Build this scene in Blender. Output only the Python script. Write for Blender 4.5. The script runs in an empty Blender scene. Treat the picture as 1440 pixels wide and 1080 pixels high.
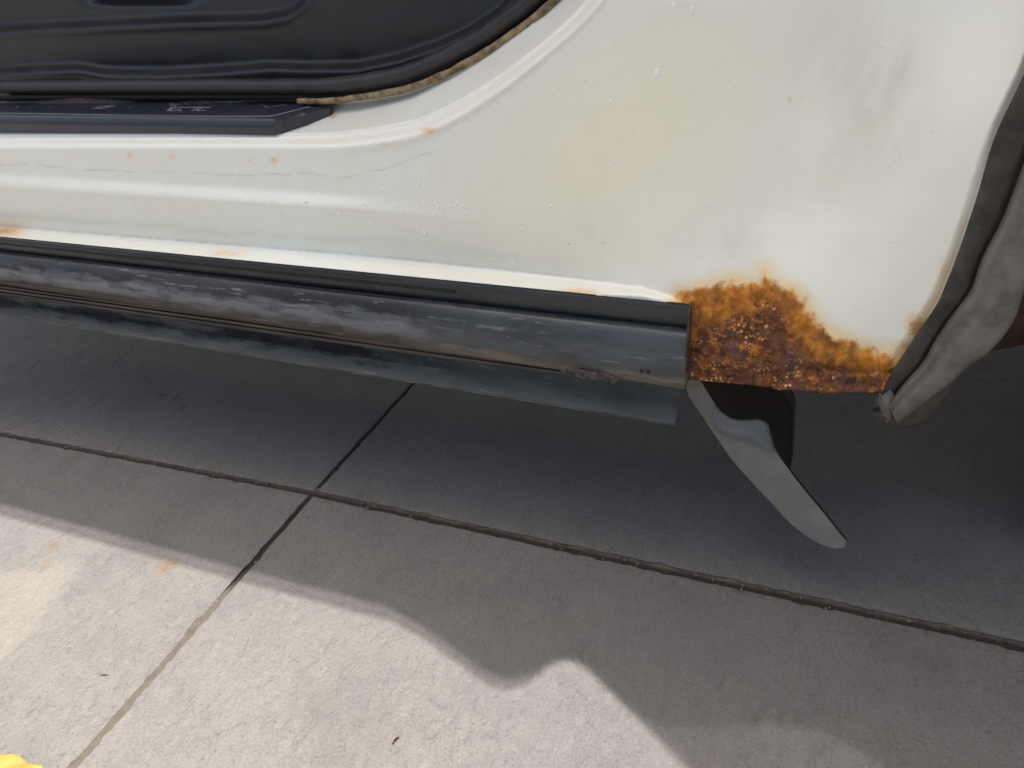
import bpy, bmesh, math, random
import numpy as np
from mathutils import Matrix, Vector
random.seed(7); rng = np.random.default_rng(7)
S = bpy.context.scene
COL = S.collection

# ------------------------------------------------------------------ camera
def nrm(v): v = np.array(v, float); return v/np.linalg.norm(v)
F = 1080.0; H = 0.75                      # focal length in photo pixels (1440 wide), eye height in metres
GX = nrm((.912, .110, -.395)); GY = np.array((.388, -.5455, .743)); GY = nrm(GY-GY.dot(GX)*GX); GZ = np.cross(GX, GY)   # ground axes seen from the lens (right, down, forward)
CX = nrm((.908, .138, -.394)); CZ = np.array((-.134, -.831, -.540)); CZ = nrm(CZ-CZ.dot(CX)*CX); CY = np.cross(CZ, CX)    # vehicle axes
W = np.array([GX, GY, GZ])                # lens coords -> world
Rc = W @ np.array([CX, CY, CZ]).T         # vehicle coords -> world
EYE = np.array((0, 0, H))
cam = bpy.data.cameras.new("camera"); co = bpy.data.objects.new("camera", cam); COL.objects.link(co)
M = Matrix.Identity(4)
for i in range(3):
    M[i][0] = W[i][0]; M[i][1] = -W[i][1]; M[i][2] = -W[i][2]; M[i][3] = EYE[i]
co.matrix_world = M
cam.sensor_width = 36; cam.lens = 36*F/1440; cam.clip_start = .02; cam.clip_end = 500
S.camera = co

# ------------------------------------------------------------------ sky, sun, exposure
SUN = nrm((.10, -.225, -1.0))             # the way the light travels: from beyond the vehicle, high up
elev = math.asin(-SUN[2]); azim = math.atan2(-SUN[0], -SUN[1])
w = bpy.data.worlds.new("World"); S.world = w; w.use_nodes = True
nt = w.node_tree; nt.nodes.clear()
sk = nt.nodes.new('ShaderNodeTexSky'); sk.sky_type = 'NISHITA'; sk.sun_disc = False
sk.sun_elevation = elev; sk.sun_rotation = azim; sk.air_density = .9; sk.dust_density = 10.0; sk.ozone_density = 0.0
bg = nt.nodes.new('ShaderNodeBackground'); bg.inputs[1].default_value = .132
ow = nt.nodes.new('ShaderNodeOutputWorld')
nt.links.new(sk.outputs[0], bg.inputs[0]); nt.links.new(bg.outputs[0], ow.inputs[0])
sl = bpy.data.lights.new("sun", 'SUN'); sl.energy = 5.0; sl.angle = math.radians(.5); sl.color = (1, .94, .86)
so = bpy.data.objects.new("sun", sl); COL.objects.link(so); so.location = (0, 3, 6)
so.rotation_euler = Vector(SUN).to_track_quat('-Z', 'Y').to_euler()
S.view_settings.view_transform = 'Standard'; S.view_settings.look = 'None'
S.view_settings.exposure = 1.14; S.view_settings.gamma = 1

# ------------------------------------------------------------------ geometry helpers
def ray(px, py):
    px = np.asarray(px, float); py = np.asarray(py, float)
    return np.stack([px-720, py-540, np.full(np.broadcast(px, py).shape, F)*1.0], -1)
def P(px, py, Y):                          # point of the sight line at distance Y (metres sideways, in the vehicle's frame)
    px, py, Y = np.broadcast_arrays(*[np.asarray(a, float) for a in (px, py, Y)])
    r = ray(px, py); t = Y/(r @ CY)
    return EYE + (r*t[..., None]) @ W.T
def C(x, y, z):                            # vehicle coordinates -> world
    v = np.stack(np.broadcast_arrays(*[np.asarray(a, float) for a in (x, y, z)]), -1) - np.array((0, 0, H))
    return EYE + v @ Rc.T
def G(px, py, z=0.0):                      # point of the ground
    r = ray(px, py) @ W.T; t = (z-H)/r[..., 2]
    return EYE + r*t[..., None]
def sm(a, b, x): t = np.clip((np.asarray(x, float)-a)/(b-a), 0, 1); return t*t*(3-2*t)
_tab = rng.random((256, 256))
def vn(x, y):
    xi = np.floor(x).astype(int); yi = np.floor(y).astype(int); fx = x-xi; fy = y-yi
    fx = fx*fx*(3-2*fx); fy = fy*fy*(3-2*fy)
    g = lambda a, b: _tab[a % 256, b % 256]
    return (g(xi, yi)*(1-fx)+g(xi+1, yi)*fx)*(1-fy)+(g(xi, yi+1)*(1-fx)+g(xi+1, yi+1)*fx)*fy*1.0
def fbm(x, y, o=4, r=.5):
    s = 0; a = 1; t = 0
    for k in range(o): s = s+a*vn(x*2**k+17*k, y*2**k+31*k); t += a; a *= r
    return s/t-.5
def line(pts):
    p = np.array(pts, float); return lambda x: np.interp(x, p[:, 0], p[:, 1])
def dist(px, py, pts):                     # unsigned distance to a polyline
    d = np.full(np.shape(px), 1e9)
    for (ax, ay), (bx, by) in zip(pts[:-1], pts[1:]):
        vx, vy = bx-ax, by-ay; t = np.clip(((px-ax)*vx+(py-ay)*vy)/(vx*vx+vy*vy), 0, 1)
        d = np.minimum(d, np.hypot(px-ax-t*vx, py-ay-t*vy))
    return d
def sdpoly(px, py, pts):                   # positive inside
    q = list(pts)+[pts[0]]; d = dist(px, py, q); ins = np.zeros(np.shape(px), bool)
    for (ax, ay), (bx, by) in zip(q[:-1], q[1:]):
        if ay == by: continue
        c = ((ay > py) != (by > py)) & (px < (bx-ax)*(py-ay)/(by-ay)+ax); ins ^= c
    return np.where(ins, d, -d)
def spline(pts, n):                        # Catmull-Rom through the points, evenly by chord length
    p = np.array(pts, float); d = np.r_[0, np.cumsum(np.linalg.norm(np.diff(p[:, :2], axis=0), axis=1)+1e-9)]
    t = np.linspace(0, d[-1], n); out = np.empty((n, p.shape[1]))
    m = np.gradient(p, d, axis=0) if len(p) > 2 else np.repeat((p[1:]-p[:1])/d[-1], 2, 0)
    k = np.clip(np.searchsorted(d, t, 'right')-1, 0, len(d)-2); h = d[k+1]-d[k]; u = ((t-d[k])/h)[:, None]; h = h[:, None]
    return (2*u**3-3*u**2+1)*p[k]+(u**3-2*u**2+u)*h*m[k]+(-2*u**3+3*u**2)*p[k+1]+(u**3-u**2)*h*m[k+1]

XL = -200
def clipl(c):
    c = [tuple(p) for p in c]
    if c[0][0] >= XL or c[1][0] <= XL: return c
    a, b = np.array(c[0]), np.array(c[1]); return [tuple(a+(b-a)*(XL-a[0])/(b[0]-a[0]))]+c[1:]
def link(name, me, mat, parent=None, smooth=True):
    if mat is not None: me.materials.append(mat)
    o = bpy.data.objects.new(name, me); COL.objects.link(o)
    if smooth: me.polygons.foreach_set('use_smooth', [True]*len(me.polygons))
    if parent is not None:
        mw = parent.matrix_world if parent.parent is None else parent.parent.matrix_world @ parent.matrix_basis
        me.transform(mw.inverted()); o.parent = parent
    return o
def mesh(name, V, Fc, mat, parent=None, smooth=True, attrs=None, fix=True):
    me = bpy.data.meshes.new(name); me.from_pydata([tuple(v) for v in np.asarray(V)], [], Fc)
    if attrs:
        for k, a in attrs.items():
            at = me.attributes.new(k, 'FLOAT', 'POINT'); at.data.foreach_set('value', np.asarray(a, np.float32).ravel())
    if fix:
        bm = bmesh.new(); bm.from_mesh(me); bmesh.ops.recalc_face_normals(bm, faces=bm.faces); bm.to_mesh(me); bm.free()
    me.update(); return link(name, me, mat, parent, smooth)
def gridfaces(n, m, off=0, flip=False):
    i, j = np.meshgrid(np.arange(n-1), np.arange(m-1), indexing='ij'); a = (i*m+j+off).ravel(); b = a+m
    f = np.stack([a, a+1, b+1, b], -1) if not flip else np.stack([a, b, b+1, a+1], -1); return f.tolist()
def rimfaces(n, m):                        # joins front grid (0..) and back grid (n*m..)
    N = n*m; ring = [i*m for i in range(n)]+[(n-1)*m+j for j in range(1, m)]+[i*m+m-1 for i in range(n-2, -1, -1)]+[j for j in range(m-2, 0, -1)]
    return [[ring[k], ring[(k+1) % len(ring)], ring[(k+1) % len(ring)]+N, ring[k]+N] for k in range(len(ring))]
def sheet(name, X, Yp, D, mat, parent, thick=.003, attrs=None, back=None, sharp=False):
    """a curved sheet of real thickness: X, Yp, D are (n, m) arrays: sight-line coordinates and sideways distance"""
    n, m = X.shape; A = P(X, Yp, D).reshape(-1, 3); off = np.array(Rc[:, 1])*thick if back is None else np.array(back)
    V = np.vstack([A, A+off]); Fc = gridfaces(n, m)+gridfaces(n, m, n*m, True)+rimfaces(n, m)
    if attrs: attrs = {k: np.r_[np.ravel(a), np.ravel(a)] for k, a in attrs.items()}
    o = mesh(name, V, Fc, mat, parent, True, attrs)
    if sharp: o.data.set_sharp_from_angle(angle=math.radians(50))
    return o
def loft(name, curves, mat, parent, n=120, sub=6, thick=.003, noise=0, nscale=.03, uvattr=True, sharp=True):
    """curves: list of point lists (px, py, Y); smooth along, smooth across"""
    R = np.array([spline(clipl(c), n) for c in curves])                       # k, n, 3
    K = len(R)
    if K > 2 and sub > 1:
        t = np.arange(K); T = np.linspace(0, K-1, (K-1)*sub+1); m = np.gradient(R, axis=0); k = np.clip(T.astype(int), 0, K-2); u = (T-k)[:, None, None]
        R = (2*u**3-3*u**2+1)*R[k]+(u**3-2*u**2+u)*m[k]+(-2*u**3+3*u**2)*R[k+1]+(u**3-u**2)*m[k+1]
    R = R.transpose(1, 0, 2)
    D = R[..., 2]
    if noise: D = D+noise*fbm(R[..., 0]*nscale, R[..., 1]*nscale, 4)
    kk = np.linspace(0, 1, R.shape[1])[None, :]*np.ones((R.shape[0], 1))
    return sheet(name, R[..., 0], R[..., 1], D, mat, parent, thick, {'across': kk, 'px': R[..., 0]/1000}, sharp=sharp)
def slabpoly(name, pts3, extr, mat, parent=None, bevel=0, smooth=False):
    """flat outline (list of world points) given a real thickness along extr"""
    bm = bmesh.new(); vs = [bm.verts.new(p) for p in pts3]; f = bm.faces.new(vs)
    r = bmesh.ops.extrude_face_region(bm, geom=[f]); nv = [g for g in r['geom'] if isinstance(g, bmesh.types.BMVert)]
    bmesh.ops.translate(bm, vec=Vector(extr), verts=nv)
    bmesh.ops.recalc_face_normals(bm, faces=bm.faces)
    if bevel: bmesh.ops.bevel(bm, geom=[e for e in bm.edges], offset=bevel, segments=2, affect='EDGES')
    me = bpy.data.meshes.new(name); bm.to_mesh(me); bm.free(); o = link(name, me, mat, parent, smooth)
    if smooth: o.data.set_sharp_from_angle(angle=math.radians(40))
    return o
def carbox(name, x0, x1, y0, y1, z0, z1, mat, parent, bevel=.01):
    bm = bmesh.new(); vs = [bm.verts.new(C(x, y, z)) for x in (x0, x1) for y in (y0, y1) for z in (z0, z1)]
    for f in ((0, 1, 3, 2), (4, 6, 7, 5), (0, 4, 5, 1), (2, 3, 7, 6), (0, 2, 6, 4), (1, 5, 7, 3)): bm.faces.new([vs[i] for i in f])
    bmesh.ops.recalc_face_normals(bm, faces=bm.faces)
    if bevel: bmesh.ops.bevel(bm, geom=list(bm.edges), offset=bevel, segments=2, affect='EDGES')
    me = bpy.data.meshes.new(name); bm.to_mesh(me); bm.free(); return link(name, me, mat, parent, False)
def tube(name, pts, r, mat, parent, n=200, seg=10, wob=0, flat=1.0):
    R = spline(clipl(pts), n); Q = P(R[:, 0], R[:, 1], R[:, 2]); V = []; Fc = []
    T = np.gradient(Q, axis=0); T /= np.linalg.norm(T, axis=1)[:, None]; ref = np.array(Rc[:, 1])
    for i in range(n):
        a = np.cross(T[i], ref); a /= np.linalg.norm(a); b = np.cross(T[i], a)
        rr = r[0]+(r[1]-r[0])*i/(n-1) if isinstance(r, tuple) else r
        for k in range(seg):
            th = 2*math.pi*k/seg; q = rr*(1+wob*(float(fbm(np.array(R[i, 0]*.06), np.array(k*.7), 3))*2))
            V.append(Q[i]+a*math.cos(th)*q+b*math.sin(th)*q*flat)
    for i in range(n-1):
        for k in range(seg): a = i*seg+k; b = i*seg+(k+1) % seg; Fc.append([a, b, b+seg, a+seg])
    Fc.append(list(range(seg))[::-1]); Fc.append([(n-1)*seg+k for k in range(seg)])
    return mesh(name, V, Fc, mat, parent)

# ------------------------------------------------------------------ material helpers
class N:
    def __init__(s, name):
        s.m = bpy.data.materials.new(name); s.m.use_nodes = True; s.t = s.m.node_tree; s.t.nodes.clear()
        s.out = s.t.nodes.new('ShaderNodeOutputMaterial'); s.b = s.t.nodes.new('ShaderNodeBsdfPrincipled'); s.t.links.new(s.b.outputs[0], s.out.inputs[0])
        s.tc = s.t.nodes.new('ShaderNodeTexCoord').outputs['Object']
    def put(s, sock, v):
        if hasattr(v, 'links'): s.t.links.new(v, sock)
        else: sock.default_value = v
    def set(s, **k):
        for a, v in k.items(): s.put(s.b.inputs[a.replace('_', ' ')], (*v, 1) if isinstance(v, tuple) and len(v) == 3 else v)
    def noise(s, scale, detail=4, rough=.55, vec=None, st=None, dist=0, col=False):
        v = vec or s.tc
        if st: mp = s.t.nodes.new('ShaderNodeMapping'); s.t.links.new(v, mp.inputs[0]); mp.inputs['Scale'].default_value = st; v = mp.outputs[0]
        n = s.t.nodes.new('ShaderNodeTexNoise'); s.t.links.new(v, n.inputs['Vector']); n.inputs['Scale'].default_value = scale
        n.inputs['Detail'].default_value = detail; n.inputs['Roughness'].default_value = rough; n.inputs['Distortion'].default_value = dist
        return n.outputs['Color' if col else 'Fac']
    def vor(s, scale, feat='F1', rnd=1):
        n = s.t.nodes.new('ShaderNodeTexVoronoi'); s.t.links.new(s.tc, n.inputs['Vector']); n.inputs['Scale'].default_value = scale; n.feature = feat
        n.inputs['Randomness'].default_value = rnd; return n.outputs['Distance']
    def math(s, op, a, b=0.0, c=0.0):
        n = s.t.nodes.new('ShaderNodeMath'); n.operation = op
        for i, v in enumerate((a, b, c)): s.put(n.inputs[i], v)
        return n.outputs[0]
    def step(s, a, b, v, to=(0, 1)):
        n = s.t.nodes.new('ShaderNodeMapRange'); n.interpolation_type = 'SMOOTHSTEP'; s.put(n.inputs[0], v)
        n.inputs[1].default_value = a; n.inputs[2].default_value = b; n.inputs[3].default_value = to[0]; n.inputs[4].default_value = to[1]; return n.outputs[0]
    def lin(s, a, b, v, to=(0, 1)):
        n = s.t.nodes.new('ShaderNodeMapRange'); s.put(n.inputs[0], v)
        n.inputs[1].default_value = a; n.inputs[2].default_value = b; n.inputs[3].default_value = to[0]; n.inputs[4].default_value = to[1]; return n.outputs[0]
    def mix(s, f, a, b, mode='MIX'):
        n = s.t.nodes.new('ShaderNodeMix'); n.data_type = 'RGBA'; n.blend_type = mode; s.put(n.inputs[0], f)
        s.put(n.inputs[6], (*a, 1) if isinstance(a, tuple) else a); s.put(n.inputs[7], (*b, 1) if isinstance(b, tuple) else b); return n.outputs[2]
    def attr(s, name):
        n = s.t.nodes.new('ShaderNodeAttribute'); n.attribute_name = name; return n.outputs['Fac']
    def bump(s, h, strength=.5, d=.001, prev=None):
        n = s.t.nodes.new('ShaderNodeBump'); s.put(n.inputs['Height'], h); n.inputs['Strength'].default_value = strength; n.inputs['Distance'].default_value = d
        if prev: s.t.links.new(prev, n.inputs['Normal'])
        return n.outputs[0]
    def sep(s, v, ax):
        n = s.t.nodes.new('ShaderNodeSeparateXYZ'); s.t.links.new(v, n.inputs[0]); return n.outputs[ax]

def mat_paint():
    m = N('white_paint')
    big = m.noise(4, 3); fine = m.noise(900, 2); mid = m.noise(28, 5, .6)
    c = m.mix(m.step(.35, .7, big), (.85, .875, .79), (.835, .845, .72))
    c = m.mix(m.math('MULTIPLY', m.attr('cream'), .9), c, (.86, .825, .62))
    c = m.mix(m.math('MULTIPLY', m.step(.5, .8, mid), .10), c, (.50, .47, .38))
    # grime film near the arch and door corner
    g = m.attr('grime'); gn = m.noise(14, 6, .65, st=(1, 1, .45))
    c = m.mix(m.math('MULTIPLY', m.math('MULTIPLY', g, m.step(.25, .75, gn)), .6), c, (.46, .41, .27))
    specks = m.step(.055, .03, m.vor(70)); c = m.mix(m.math('MULTIPLY', specks, .45), c, (.34, .24, .14))
    # hairline cracks in the paint
    cr = m.attr('crack'); crn = m.step(.36, .6, m.noise(40, 5, .7)); c = m.mix(m.math('MULTIPLY', m.math('MULTIPLY', cr, crn), .28), c, (.25, .22, .18))
    # rust
    sd = m.attr('rust'); n1 = m.noise(85, 8, .68, st=(1, 1, .6)); n2 = m.noise(260, 6, .7); n3 = m.noise(30, 4)
    s1 = m.math('ADD', sd, m.math('MULTIPLY', m.math('SUBTRACT', n1, .5), .75)); s1 = m.math('ADD', s1, m.math('MULTIPLY', m.math('SUBTRACT', n2, .5), .30))
    halo = m.step(-.50, .10, m.math('ADD', sd, m.math('MULTIPLY', m.math('SUBTRACT', n3, .5), .45)))
    c = m.mix(m.math('MULTIPLY', halo, .78), c, (.82, .50, .12))
    nv = m.noise(95, 8, .68, st=(1.1, 1.1, .75)); s1 = m.math('ADD', sd, m.math('MULTIPLY', m.math('SUBTRACT', nv, .5), .8)); s1 = m.math('ADD', s1, m.math('MULTIPLY', m.math('SUBTRACT', n3, .5), .35))
    core = m.step(-.13, .10, s1)
    orange = m.mix(m.step(.3, .7, n1), (.40, .130, .010), (.66, .265, .022))
    orange = m.mix(m.math('MULTIPLY', m.step(.46, .66, m.noise(44, 6, .65, st=(1, 1, .6))), .85), orange, (.17, .055, .012))
    sc = m.attr('core'); s2 = m.math('ADD', sc, m.math('MULTIPLY', m.math('SUBTRACT', nv, .5), 1.1))
    n4 = m.noise(75, 8, .68); n5 = m.noise(38, 6, .62)
    dark = m.mix(m.step(.36, .62, n4), (.050, .018, .010), (.25, .083, .022))
    dark = m.mix(m.math('MULTIPLY', m.step(.50, .64, n5), .8), dark, (.125, .066, .058))
    dark = m.mix(m.step(.53, .66, m.noise(62, 8, .68)), dark, (.48, .17, .022))
    vv = m.vor(230); fl = m.math('MULTIPLY', m.math('MULTIPLY', m.step(.50, .30, vv), m.step(.46, .57, m.noise(120, 3, .6))), m.step(.44, .56, m.noise(34, 2)))
    dark = m.mix(fl, dark, (.80, .44, .16))
    dark = m.mix(m.math('MULTIPLY', m.step(.9, 1.7, s2), .75), dark, (.055, .022, .012))
    rust = m.mix(m.step(-.18, .40, s2), orange, dark)
    c = m.mix(core, c, rust)
    # small rust blooms
    sp = m.attr('spot'); ss = m.math('ADD', sp, m.math('MULTIPLY', m.math('SUBTRACT', n2, .5), 1.3))
    nocore = m.math('SUBTRACT', 1.0, core); c = m.mix(m.math('MULTIPLY', nocore, m.step(.18, .8, m.math('ADD', sp, m.math('MULTIPLY', m.math('SUBTRACT', n1, .5), .9)))), c, m.mix(.55, c, (.76, .44, .13)))
    spots = m.math('MULTIPLY', m.step(.72, 1.2, ss), .75); spots = m.math('MULTIPLY', spots, nocore); c = m.mix(spots, c, (.42, .19, .04))
    rr = m.math('MAXIMUM', core, m.math('MULTIPLY', spots, .8))
    m.set(Base_Color=c, Roughness=m.math('ADD', m.lin(.3, .7, mid, (.30, .42)), m.math('MULTIPLY', rr, .38)), Coat_Weight=m.math('MULTIPLY', m.math('SUBTRACT', 1.0, rr), .6), Coat_Roughness=.14)
    rs = m.step(-.05, .5, sd)
    b1 = m.bump(fine, .05, .0004); b2 = m.bump(m.math('MULTIPLY', rs, m.math('ADD', m.noise(160, 8, .7), m.math('MULTIPLY', n5, 1.2))), .8, .003, b1)
    b3 = m.bump(m.math('MULTIPLY', rs, n2), .7, .0012, b2)
    b4 = m.bump(m.math('SUBTRACT', 1.0, m.math('MULTIPLY', cr, crn)), .4, .0006, b3)
    m.set(Normal=b4); return m.m
def mat_rubber(name, base, chalk, tint=None, amount=.5, rough=.42, scale=26):
    m = N(name); ac = m.attr('across'); px = m.attr('px')
    st = m.noise(scale, 7, .65, st=(.22, 1, 1)); bl = m.noise(60, 7, .65, st=(.28, 1, 1)); fine = m.noise(700, 3); dust = m.noise(240, 6, .75)
    c = m.mix(m.math('MULTIPLY', m.step(.45, .62, st), amount), base, chalk)
    edge = m.step(.41, .50, m.math("ADD", m.math("MULTIPLY", bl, .40), m.math("MULTIPLY", ac, .60)))
    c = m.mix(m.math('MULTIPLY', edge, amount*.75), c, chalk)
    if tint:
        f = m.step(.50, .62, m.math('ADD', px, m.math('MULTIPLY', m.math('SUBTRACT', m.noise(30, 5), .5), .22)))
        t2 = m.mix(m.step(.4, .7, m.noise(20, 5, st=(.3, 1, 1))), tint, tuple(x*.55 for x in tint)); c = m.mix(m.math('MULTIPLY', f, .85), c, t2)
    fl2 = m.step(.57, .66, m.noise(120, 7, .7, st=(.15, 1, 1))); c = m.mix(m.math('MULTIPLY', fl2, .5), c, tuple(min(1, x*1.5) for x in chalk))
    c = m.mix(m.math('MULTIPLY', m.step(.58, .72, dust), .45), c, (.23, .22, .19))
    m.set(Base_Color=c, Roughness=m.lin(.3, .7, bl, (rough-.12, rough+.2)))
    m.set(Normal=m.bump(dust, .25, .0008, m.bump(fine, .15, .0004))); return m.m
def mat_rail():
    m = N('weathered_rail_rubber'); ac = m.attr('across'); px = m.attr('px')
    st = m.noise(22, 7, .62, st=(.16, 1, 1)); bl = m.noise(60, 7, .6, st=(.28, 1, 1)); dust = m.noise(260, 6, .75)
    c = m.mix(m.step(.45, .6, st), (.010, .011, .013), (.028, .029, .032))
    # chalk, and the sky's highlight painted along the crown of the rail
    w = m.math('ADD', m.math('ABSOLUTE', m.math('SUBTRACT', ac, .60)), m.math('MULTIPLY', m.math('SUBTRACT', bl, .5), .55))
    c = m.mix(m.math('MULTIPLY', m.step(.17, .11, w), .55), c, (.125, .135, .15))
    c = m.mix(m.math('MULTIPLY', m.step(.09, .03, w), .45), c, (.22, .235, .25))
    # brown mud film below the crown
    mud = m.math('MULTIPLY', m.step(.52, .85, m.math('ADD', ac, m.math('MULTIPLY', m.math('SUBTRACT', m.noise(35, 5), .5), .35))), m.step(1.05, .93, ac))
    c = m.mix(m.math('MULTIPLY', mud, .55), c, (.125, .105, .085))
    f = m.step(.55, .66, m.math('ADD', px, m.math('MULTIPLY', m.math('SUBTRACT', m.noise(30, 5), .5), .2)))
    teal = m.mix(m.step(.38, .66, m.noise(26, 6, .65, st=(.3, 1, 1))), (.056, .070, .075), (.027, .033, .035))
    teal = m.mix(m.math('MULTIPLY', m.step(.62, .9, m.math('ADD', ac, m.math('MULTIPLY', m.math('SUBTRACT', bl, .5), .5))), .8), teal, (.27, .22, .165))
    c = m.mix(m.math('MULTIPLY', f, .85), c, teal)
    fl2 = m.math('MULTIPLY', m.step(.56, .66, m.noise(130, 7, .7, st=(.12, 1, 1))), m.step(.35, .55, bl)); c = m.mix(m.math('MULTIPLY', fl2, .55), c, (.24, .25, .25))
    c = m.mix(m.math('MULTIPLY', m.step(.60, .70, m.noise(34, 6, .62, st=(.1, 1, 1))), .75), c, (.007, .008, .009))
    c = m.mix(m.math('MULTIPLY', m.step(.60, .72, dust), .5), c, (.26, .25, .22))
    m.set(Base_Color=c, Roughness=m.lin(.3, .7, bl, (.30, .58)))
    m.set(Normal=m.bump(dust, .3, .0009, m.bump(bl, .2, .001))); return m.m
def mat_simple(name, c1, c2, scale=60, rough=(.4, .6), bs=.2, bd=.0006, bscale=600, dust=None, st=None):
    m = N(name); n = m.noise(scale, 6, .65, st=st); c = m.mix(m.step(.4, .65, n), c1, c2)
    d = m.noise(bscale, 5, .7)
    if dust: c = m.mix(m.math('MULTIPLY', m.step(.62, .72, m.noise(bscale*.6, 4, .75)), .6), c, dust)
    m.set(Base_Color=c, Roughness=m.lin(.3, .7, n, rough), Normal=m.bump(d, bs, bd)); return m.m
def mat_concrete():
    m = N('brushed_concrete')
    big = m.noise(1.6, 4); mid = m.noise(9, 6, .62); fine = m.noise(330, 5, .75); grit = m.noise(90, 6, .7)
    c = m.mix(m.step(.35, .68, big), (0.142, 0.139, 0.136), (0.164, 0.160, 0.151))
    c = m.mix(m.math('MULTIPLY', m.step(.42, .66, mid), .5), c, (0.114, 0.110, 0.111))
    c = m.mix(m.step(.34, .62, fine), m.mix(.5, c, (0.090, 0.087, 0.085)), c)
    c = m.mix(m.math('MULTIPLY', m.step(.58, .72, m.noise(210, 3, .6)), .45), c, (0.227, 0.227, 0.214))
    v = m.vor(95); rnd = m.noise(60, 2)
    pits = m.math('MULTIPLY', m.step(.16, .07, v), m.step(.55, .62, rnd)); c = m.mix(m.math('MULTIPLY', pits, .75), c, (0.072, 0.064, 0.056))
    v2 = m.vor(34); sp2 = m.math('MULTIPLY', m.step(.05, .025, v2), m.step(.5, .56, m.noise(24, 2))); c = m.mix(m.math('MULTIPLY', sp2, .7), c, (0.080, 0.068, 0.048))
    # rusty drips and a pale patch of reflected light painted on the slabs
    st = m.attr('stain'); sn = m.noise(120, 5, .7)
    c = m.mix(m.math('MULTIPLY', m.step(.35, .8, m.math('ADD', st, m.math('MULTIPLY', m.math('SUBTRACT', sn, .5), .9))), .75), c, (0.153, 0.100, 0.063))
    c = m.mix(m.math('MULTIPLY', m.step(.4, .9, m.math('ADD', m.attr('oil'), m.math('MULTIPLY', m.math('SUBTRACT', sn, .5), 1.1))), .7), c, (.05, .045, .042))
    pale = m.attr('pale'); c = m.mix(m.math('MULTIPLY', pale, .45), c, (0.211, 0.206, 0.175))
    scr = m.noise(55, 6, .62, st=(1, .45, 1), dist=.5); wav = m.noise(16, 5, .55, st=(1, .6, 1), dist=.7)
    scr0 = m.noise(85, 7, .66, st=(1, .55, 1), dist=.6)
    c = m.mix(m.math('MULTIPLY', m.step(.45, .34, scr0), .26), c, (.060, .056, .056))
    c = m.mix(m.math('MULTIPLY', m.step(.56, .70, m.noise(5, 6, .6)), .18), c, (.075, .066, .062))
    b = m.bump(wav, 1, .014); b = m.bump(scr0, 1, .0065, b); b = m.bump(m.noise(170, 5, .65), .9, .004, b); b = m.bump(fine, .7, .0012, b); b = m.bump(m.math('SUBTRACT', 1.0, pits), .6, .0012, b)
    m.set(Base_Color=c, Roughness=m.lin(.3, .7, grit, (.66, .9)), Normal=b); return m.m

def mat_fill(a=(.105, .088, .064), b_=(.055, .046, .034)):
    m = N('joint_soil'); n = m.noise(90, 6, .65); c = m.mix(m.step(.4, .65, n), a, b_)
    c = m.mix(m.math('MULTIPLY', m.step(.62, .72, m.noise(170, 4, .75)), .6), c, (.26, .23, .19)); c = m.mix(m.math('MULTIPLY', m.step(.2, .8, m.attr('deep_shade')), .85), c, (.016, .012, .009))  # last mix paints groove shade into the soil colour
    m.set(Base_Color=c, Roughness=.9, Normal=m.bump(m.noise(240, 5, .7), .9, .003)); return m.m
PAINT = mat_paint()
CONC = mat_concrete()
STRIP = mat_rubber('black_moulding', (.006, .007, .009), (.028, .031, .036), (.024, .029, .031), .45, .40, 40)
RAIL = mat_rail()
FLAPM = mat_rubber('grey_green_flap_rubber', (.008, .009, .012), (.15, .155, .135), (.085, .10, .093), .8, .5, 30)  # black upper part paints in the shade under the rail; chalk below
GROOVE = mat_simple('brown_black_rubber', (.05, .044, .038), (.10, .085, .07), 30, (.45, .7), st=(.2, 1, 1), dust=(.22, .19, .15))
BLACK = mat_simple('black_rubber', (.006, .006, .007), (.012, .011, .011), 50, (.45, .65))
SEALM = mat_simple('grey_black_seal', (.016, .016, .017), (.030, .027, .026), 40, (.40, .6), dust=(.12, .11, .09))
INNER = mat_simple('charcoal_inner_plastic', (.011, .013, .018), (.018, .0195, .025), 18, (.30, .46), bs=.6, bd=.0006, bscale=520, dust=(.075, .078, .085))
DIRTY = mat_simple('dirty_beige_flange', (.30, .235, .13), (.12, .08, .04), 90, (.7, .9), bs=.6, bd=.0015, bscale=260, dust=(.45, .40, .30))
PLATE = mat_simple('dark_blue_sill_plastic', (.022, .025, .037), (.028, .031, .045), 30, (.22, .36), bs=.1, bd=.0003, dust=(.09, .085, .10), st=(.2, 1, 1))
PRINT = mat_simple('worn_white_print', (.30, .30, .32), (.07, .07, .09), 300, (.5, .7))
BLADE = mat_simple('dusty_grey_plastic', (.150, .139, .120), (.185, .172, .150), 26, (.5, .7), bs=.35, bd=.0006, bscale=420, dust=(.28, .27, .24))
BLADE2 = mat_simple('blue_grey_plastic', (.115, .125, .123), (.14, .145, .135), 40, (.5, .7), bs=.3, bd=.0006, bscale=420, dust=(.32, .32, .30))  # bluer grey for the folded lip and the wheel rim
FLAPR = mat_simple('dusty_grey_rubber', (.165, .15, .122), (.105, .095, .078), 30, (.65, .85), bs=.4, bd=.001, bscale=300, dust=(.27, .25, .21))
FLAPD = mat_simple('dark_dusty_rubber', (.072, .061, .050), (.04, .034, .029), 35, (.6, .8), bs=.4, bd=.001, bscale=300, dust=(.13, .12, .10))
UNDER = mat_simple('underbody_black', (.008, .006, .005), (.020, .012, .007), 20, (.7, .9))
FILL = mat_fill()
STONE = mat_simple('small_stone', (.22, .20, .17), (.14, .13, .11), 200, (.7, .9))

def tag(o, **k):
    for a, v in k.items(): o[a] = v
    return o

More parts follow.
